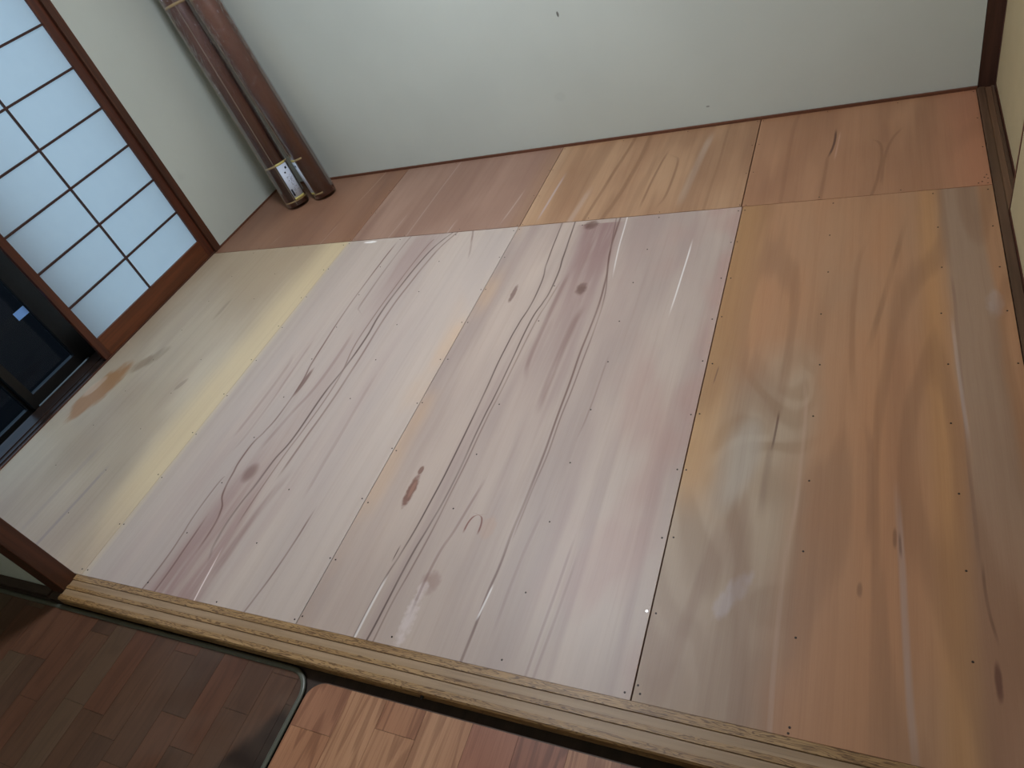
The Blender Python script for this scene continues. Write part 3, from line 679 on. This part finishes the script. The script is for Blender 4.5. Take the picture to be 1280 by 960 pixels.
# dark worn mat with a raised vinyl edge
DX0, DX1, DY0, DY1 = -1.45, 1.018, -1.6, -0.092
dark_o = rounded(DX0, DX1, DY0, DY1, 0.07, (0, 0, 1, 0))
inner = rounded(DX0, DX1 - 0.012, DY0, DY1 - 0.014, 0.058, (0, 0, 1, 0))
def dirtD(g, x, y, s, col):
    w = (g.noise(x * 14, y * 8, s, detail=3) - 0.5)
    d = g.sstep(x - y * 0.55 + w * 0.08, 1.055, 1.10)
    d = d * g.sstep(y + w * 0.1, -0.16, -0.22)
    col = g.mix(d * 0.85, col, rgb(26, 20, 18))
    pale = g.sstep(g.noise(x * 3.0, y * 5, s * 0 + 2, detail=2), 0.42, 0.62, 0, 0.5) * g.sstep(x, 0.35, 0.9)
    return g.mix(pale, col, rgb(106, 88, 76))
dark_ms = [plank_mat('dark_plank', rgb(*a), rgb(*b), rgb(*c), i, rough=0.42, ks=0.6, dirt=dirtD) for i, (a, b, c) in enumerate((
    ((84, 60, 46), (96, 69, 53), (66, 47, 38)), ((92, 61, 46), (102, 69, 52), (70, 47, 37)), ((78, 57, 45), (90, 66, 52), (62, 46, 37)), ((86, 67, 52), (97, 75, 59), (68, 52, 41))))]
strips = []
x = DX0; k = 0
while x < DX1:
    js = []; yv = -0.12 - rnd.uniform(0, 0.3)
    while yv > DY0: js.append(yv); yv -= rnd.uniform(0.28, 0.45)
    strips.append((x, min(x + 0.09, DX1 + 0.01), js)); x += 0.09
g = G('mat_edge_vinyl'); edge_m = g.done(rgb(92, 94, 84), 0.35, 0.5)
g = G('mat_backing'); back_m = g.done(rgb(36, 27, 23), 0.6, 0.3)
dm = mat_thing('floor_mat', 'dark worn wood-print floor mat with rounded corner and raised edge', dark_o, 0.012, edge_m, back_m, strips, dark_ms, MATZ, inner)
# raised edge: swept tube along the back and right side
def tube(bm, path, r, seg=8, flat=1.0):
    rings = []
    for i, p in enumerate(path):
        p = Vector(p); t = (Vector(path[min(i + 1, len(path) - 1)]) - Vector(path[max(i - 1, 0)])).normalized()
        up = Vector((0, 0, 1)); s = t.cross(up).normalized(); up = s.cross(t)
        rings.append([bm.verts.new(p + s * r * math.cos(a) + up * r * flat * math.sin(a)) for a in (2 * math.pi * k / seg for k in range(seg))])
    for a, b in zip(rings[:-1], rings[1:]):
        for k in range(seg): bm.faces.new((a[k], a[(k + 1) % seg], b[(k + 1) % seg], b[k]))
    bm.faces.new(rings[0][::-1]); bm.faces.new(rings[-1])
path = [(DX0 + 0.005, DY1 - 0.007, MATZ + 0.0005)]
cx, cy, rr = DX1 - 0.07, DY1 - 0.07, 0.063
for k in range(13):
    a = math.radians(90 - 90 * k / 12); path.append((cx + rr * math.cos(a), cy + rr * math.sin(a), MATZ + 0.0005))
path.append((DX1 - 0.007, DY0 + 0.005, MATZ + 0.0005))
bm = bmesh.new(); tube(bm, path, 0.0068, 10, 0.55)
obj('edge_rim', bm, edge_m, dm, (0, 0, 0), smooth=True)

# bright wood-print mat
LX0, LX1, LY0, LY1 = 1.022, 3.1, -1.6, -0.110
light_o = rounded(LX0, LX1, LY0, LY1, 0.05, (0, 0, 0, 1))
li = rounded(LX0 + 0.001, LX1, LY0, LY1 - 0.003, 0.048, (0, 0, 0, 1))
light_ms = [plank_mat('light_plank', rgb(*a, .98), rgb(*b, .98), rgb(*c, 1.05), i + 20, rough=0.42) for i, (a, b, c) in enumerate((
    ((150, 104, 78), (166, 118, 90), (112, 72, 52)), ((172, 126, 94), (186, 142, 108), (130, 86, 60)), ((132, 84, 66), (148, 98, 76), (98, 60, 46)), ((160, 112, 82), (176, 128, 96), (112, 70, 50)), ((146, 96, 74), (160, 108, 84), (108, 66, 50))))]
lst = []
edges = [1.022, 1.146, 1.25, 1.36, 1.482, 1.594, 1.708, 1.82, 1.934, 2.048, 2.162, 2.276, 2.39, 2.504, 2.62, 2.74, 2.86, 2.98, 3.1]
first = [-0.222, None, -0.178, None, -0.30, -0.42, None, -0.26, None]
for i, (a, b) in enumerate(zip(edges[:-1], edges[1:])):
    f0 = first[i] if i < len(first) else -0.1 - rnd.uniform(0, 0.4)
    js = []; yv = f0 if f0 is not None else -0.45 - rnd.uniform(0, 0.2)
    while yv > LY0: js.append(yv); yv -= 0.42
    lst.append((a, b, js))
g = G('light_mat_edge'); lightback_m = g.done(rgb(84, 66, 54), 0.5, 0.3)
mat_thing('floor_mat', 'reddish wood-print floor mat with clear planks, right of the dark mat', light_o, 0.0, None, lightback_m, lst, light_ms, MATZ + 0.001, li)

# ------------------------------------------------------------------ rolls in the corner
def roll_mat(name, seed, c1, c2):
    g = G(name); x, y, z = g.coords()
    n = g.noise(x * 10, y * 10, z * 3 + seed, detail=3)
    col = g.mix(g.sstep(n, 0.3, 0.7), c1, c2)
    col = g.mix(g.sstep(g.noise(x * 90, y * 90, z * 3 + seed, detail=2), 0.5, 0.75, 0, 0.4), col, [t * 0.6 for t in c1[:3]] + [1])
    return g.done(col, 0.5, 0.35)
def film_mat(name, seed):
    g = G(name); x, y, z = g.coords(); nt = g.nt
    tr = nt.nodes.new('ShaderNodeBsdfTransparent'); tr.inputs[0].default_value = (0.93, 0.93, 0.94, 1)
    gl = nt.nodes.new('ShaderNodeBsdfGlossy'); gl.inputs['Roughness'].default_value = 0.09
    b = nt.nodes.new('ShaderNodeBump'); b.inputs['Strength'].default_value = 1.0; b.inputs['Distance'].default_value = 0.03
    w = g.noise(x * 40, y * 40, z * 13 + seed, detail=3, rough=0.6, dist=1.0)
    crink = g.sstep(z, 0.45, 0.75, 0.1, 1.0)
    g.link((w - 0.5).abs() * crink, b.inputs['Height'])
    nt.links.new(b.outputs[0], gl.inputs['Normal'])
    lw = nt.nodes.new('ShaderNodeLayerWeight'); lw.inputs[0].default_value = 0.25
    f = V(g, lw.outputs['Fresnel']) * 0.28 + 0.05
    mx = nt.nodes.new('ShaderNodeMixShader')
    g.link(f, mx.inputs[0]); nt.links.new(tr.outputs[0], mx.inputs[1]); nt.links.new(gl.outputs[0], mx.inputs[2])
    nt.links.new(mx.outputs[0], nt.nodes['Material Output'].inputs[0])
    return g.mat
g = G('cream_tape'); tape_m = g.done(rgb(176, 150, 104), 0.45, 0.4)
g = G('label_white'); lab_m = g.done(rgb(205, 214, 230), 0.45, 0.4)
g = G('label_yellow'); laby_m = g.done(rgb(196, 184, 112), 0.45, 0.4)
g = G('label_ink'); ink_m = g.done(rgb(34, 38, 52), 0.5, 0.3)
g = G('roll_end_dark'); end_m = g.done(rgb(58, 36, 28), 0.7, 0.2)
R0 = 0.063
def arc_patch(bm, r, a0, a1, z0, z1, th, n=10):
    """curved slab on the roll surface, angles in degrees"""
    rows_ = []
    for k in range(n + 1):
        a = math.radians(a0 + (a1 - a0) * k / n); c, s = math.cos(a), math.sin(a)
        rows_.append([bm.verts.new((rad * c, rad * s, zz)) for rad, zz in ((r, z0), (r + th, z0), (r + th, z1), (r, z1))])
    for p, q in zip(rows_[:-1], rows_[1:]):
        for i in range(4): bm.faces.new((p[i], p[(i + 1) % 4], q[(i + 1) % 4], q[i]))
    bm.faces.new(rows_[0][::-1]); bm.faces.new(rows_[-1])
def make_roll(label, base, top_dir, spin, c1, c2, seed, lab_ang, marks, low_tape, film_fin, flap=None):
    # label_top = low_tape
    d = Vector(top_dir).normalized()
    L = 1.82
    ax = (Vector((1, 0, 0)) - d * d.x).normalized(); q = Matrix((ax, d.cross(ax), d)).transposed()
    low = R0 * math.sqrt(1 - d.z * d.z)          # rests on the lowest point of its rim
    e = tag(empty('flooring_roll', (base[0], base[1], low)), label, 'roll', 'wrapped flooring rolls leaning in the corner')
    e.rotation_euler = (q @ Matrix.Rotation(spin, 3, 'Z')).to_euler()
    def add(name, bm, mat, smooth=True):
        bmesh.ops.recalc_face_normals(bm, faces=bm.faces)
        me = bpy.data.meshes.new(name); bm.to_mesh(me); bm.free(); me.materials.append(mat)
        if smooth:
            for p in me.polygons: p.use_smooth = len(p.vertices) < 8
        o = bpy.data.objects.new(name, me); COL.objects.link(o); o.parent = e; return o
    # spiral wound body with an open core and the sheet's free edge
    bm = bmesh.new(); n = 48; prof = []
    for k in range(n + 1):
        t = k / n; prof.append((R0 - 0.003 * (1 - t), 2 * math.pi * t))
    ro = []
    for zz in (0.0, L):
        ro.append([bm.verts.new((r * math.cos(a), r * math.sin(a), zz)) for r, a in prof])
    ri = []
    for zz in (0.0, L):
        ri.append([bm.verts.new((0.022 * math.cos(a), 0.022 * math.sin(a), zz)) for r, a in prof])
    for k in range(n):
        bm.faces.new((ro[0][k], ro[0][k + 1], ro[1][k + 1], ro[1][k])); bm.faces.new((ri[0][k + 1], ri[0][k], ri[1][k], ri[1][k + 1]))
        bm.faces.new((ro[0][k + 1], ro[0][k], ri[0][k], ri[0][k + 1])); bm.faces.new((ro[1][k], ro[1][k + 1], ri[1][k + 1], ri[1][k]))
    bm.faces.new((ro[0][n], ro[0][0], ro[1][0], ro[1][n]))
    add('roll_body', bm, roll_mat('roll_brown_%d' % seed, seed, c1, c2))
    # clear film sleeve, slightly proud, with a seam fin
    bm = bmesh.new(); r0 = []
    NZ, NA = 120, 56; fr_ = random.Random(seed)
    for i in range(NZ + 1):
        zz = 0.0005 + (L - 0.001) * i / NZ; ring_ = []
        amp = 0.0 if zz < 0.62 else min(1.0, (zz - 0.62) / 0.25)
        for k in range(NA):
            rr_ = R0 + 0.0022 + amp * (fr_.uniform(0, 0.0032) if fr_.random() < 0.45 else 0.0)
            a = 2 * math.pi * k / NA; ring_.append(bm.verts.new((rr_ * math.cos(a), rr_ * math.sin(a), zz + (amp * fr_.uniform(-0.004, 0.004) if 0 < i < NZ else 0))))
        r0.append(ring_)
    for a, b in zip(r0[:-1], r0[1:]):
        for k in range(NA): bm.faces.new((a[k], a[(k + 1) % NA], b[(k + 1) % NA], b[k]))
    fm = film_mat('clear_film_%d' % seed, seed)
    fo = add('plastic_film', bm, fm, False)
    fl = film_mat('film_seam_%d' % seed, seed + 3)
    for a in film_fin:
        bm = bmesh.new(); arc_patch(bm, R0 + 0.0024, a, a + 1.8, 0.004, L - 0.004, 0.0014, 2)
        s = add('film_seam', bm, seam_m, False); s.parent = fo
    if flap is not None:
        bm = bmesh.new(); a = math.radians(flap); ca, sa = math.cos(a), math.sin(a)
        tx, ty = -sa * 0.0004, ca * 0.0004
        pr_ = []
        for k in range(19):
            zz = 0.26 + 1.5 * k / 18; w_ = 0.016 + 0.006 * math.sin(k * 1.7) * 0.5
            pr_.append([bm.verts.new(q) for q in ((R0 * ca + tx, R0 * sa + ty, zz), ((R0 + w_) * ca + tx, (R0 + w_) * sa + ty, zz), ((R0 + w_) * ca - tx, (R0 + w_) * sa - ty, zz), (R0 * ca - tx, R0 * sa - ty, zz))])
        for p, q_ in zip(pr_[:-1], pr_[1:]):
            for i in range(4): bm.faces.new((p[i], p[(i + 1) % 4], q_[(i + 1) % 4], q_[i]))
        bm.faces.new(pr_[0][::-1]); bm.faces.new(pr_[-1])
        s = add('film_flap', bm, flap_m, False); s.parent = fo
    # tapes
    bm = bmesh.new(); arc_patch(bm, R0 + 0.0005, lab_ang - 100, lab_ang + 70, 0.022, 0.030, 0.0008, 30); add('tape', bm, tape_m)
    bm = bmesh.new(); arc_patch(bm, R0 + 0.0005, lab_ang - 100, lab_ang + 70, low_tape, low_tape + 0.010, 0.0008, 30); add('tape', bm, tape_m)
    bm = bmesh.new(); arc_patch(bm, R0 + 0.0005, lab_ang - 150, lab_ang + 70, 1.055, 1.067, 0.0008, 30); add('tape', bm, tape_m)
    # label
    bm = bmesh.new(); arc_patch(bm, R0 + 0.0035, lab_ang - 27, lab_ang + 27, 0.030, low_tape + 0.012, 0.0006, 12); lo = add('paper_label', bm, lab_m)
    for z0, z1 in ((0.030, 0.043), (low_tape, low_tape + 0.012)):
        bm = bmesh.new(); arc_patch(bm, R0 + 0.0041, lab_ang - 27, lab_ang + 27, z0, z1, 0.0004, 12); s = add('yellow_band', bm, laby_m); s.parent = lo
    for a0, a1, z0, z1 in marks:
        bm = bmesh.new(); arc_patch(bm, R0 + 0.0041, lab_ang + a0, lab_ang + a1, z0, z1, 0.0004, 4); s = add('print_mark', bm, ink_m); s.parent = lo
    return e
g = G('film_flap_cloudy'); ft = g.nt.nodes.new('ShaderNodeBsdfTransparent'); fx = g.nt.nodes.new('ShaderNodeMixShader'); fx.inputs[0].default_value = 0.5
g.done(rgb(98, 90, 82), 0.3, 0.4); g.nt.links.new(ft.outputs[0], fx.inputs[1]); g.nt.links.new(g.bsdf.outputs[0], fx.inputs[2]); g.nt.links.new(fx.outputs[0], g.nt.nodes['Material Output'].inputs[0]); flap_m = g.mat
g = G('film_seam_white'); seam_m = g.done(rgb(150, 135, 118), 0.3, 0.6)
marks = [(6, 16, 0.196, 0.207), (-23, -15, 0.052, 0.090), (-8, 0, 0.176, 0.184)]
for zz in range(17):
    for aa in (-9, -3, 3, 9, 15):
        if rnd.random() < 0.42: marks.append((aa, aa + rnd.uniform(1.5, 4.5), 0.055 + zz * 0.0065, 0.058 + zz * 0.0065))
B1 = (-0.602, 2.247); B2 = (-0.455, 2.318)
make_roll('brown flooring roll with white and yellow label, leaning nearest the left wall', B1, (-0.1345, 0.095, 1), 0.0, rgb(84, 55, 46), rgb(102, 67, 55), 1, -22, marks, 0.225, (-121, -56))
make_roll('redder brown flooring roll leaning against the back wall, label turned aside', B2, (-0.14, 0.057, 1), 0.0, rgb(96, 61, 48), rgb(114, 74, 57), 2, -124, marks[:2], 0.225, (-116,), flap=-128)

# ------------------------------------------------------------------ ceiling lamp over the room (above the frame)
lp = tag(empty('ceiling_lamp', LAMP_POS), 'round white ceiling lamp over the middle of the room', 'lamp')
bm = bmesh.new(); bmesh.ops.create_cone(bm, cap_ends=True, segments=40, radius1=0.26, radius2=0.22, depth=0.05)
bmesh.ops.translate(bm, verts=bm.verts, vec=(0, 0, CEIL - LAMP_POS[2] - 0.025))
g = G('lamp_white'); lw_m = g.done(rgb(230, 230, 228), 0.4, 0.4)
b = obj('lamp_base', bm, lw_m); b.parent = lp
bm = bmesh.new(); bmesh.ops.create_cone(bm, cap_ends=True, segments=32, radius1=0.20, radius2=0.25, depth=0.04)
g = G('lamp_diffuser'); g.bsdf.inputs['Emission Color'].default_value = (0.93, 1.0, 1.10, 1); g.bsdf.inputs['Emission Strength'].default_value = LAMP_STRENGTH
dif_m = g.done(rgb(235, 235, 235), 0.5, 0.3)
o = obj('lamp_diffuser', bm, dif_m); o.parent = lp

kl = tag(empty('ceiling_lamp', (0.6, -1.5, CEIL - 0.05)), 'added dim fill lamp in the next room, out of view', 'lamp')  # unseen fill lamp, added to brighten the short front wall
bm = bmesh.new(); bmesh.ops.create_cone(bm, cap_ends=True, segments=32, radius1=0.14, radius2=0.16, depth=0.04)
g = G('added_fill_diffuser'); g.bsdf.inputs['Emission Color'].default_value = (1.0, 0.93, 0.76, 1); g.bsdf.inputs['Emission Strength'].default_value = 28.0
o = obj('lamp_diffuser', bm, g.done(rgb(235, 235, 235), 0.5, 0.3)); o.parent = kl
bm = bmesh.new(); bmesh.ops.create_cone(bm, cap_ends=True, segments=32, radius1=0.17, radius2=0.15, depth=0.028)
bmesh.ops.translate(bm, verts=bm.verts, vec=(0, 0, 0.035))
o = obj('lamp_base', bm, lw_m); o.parent = kl
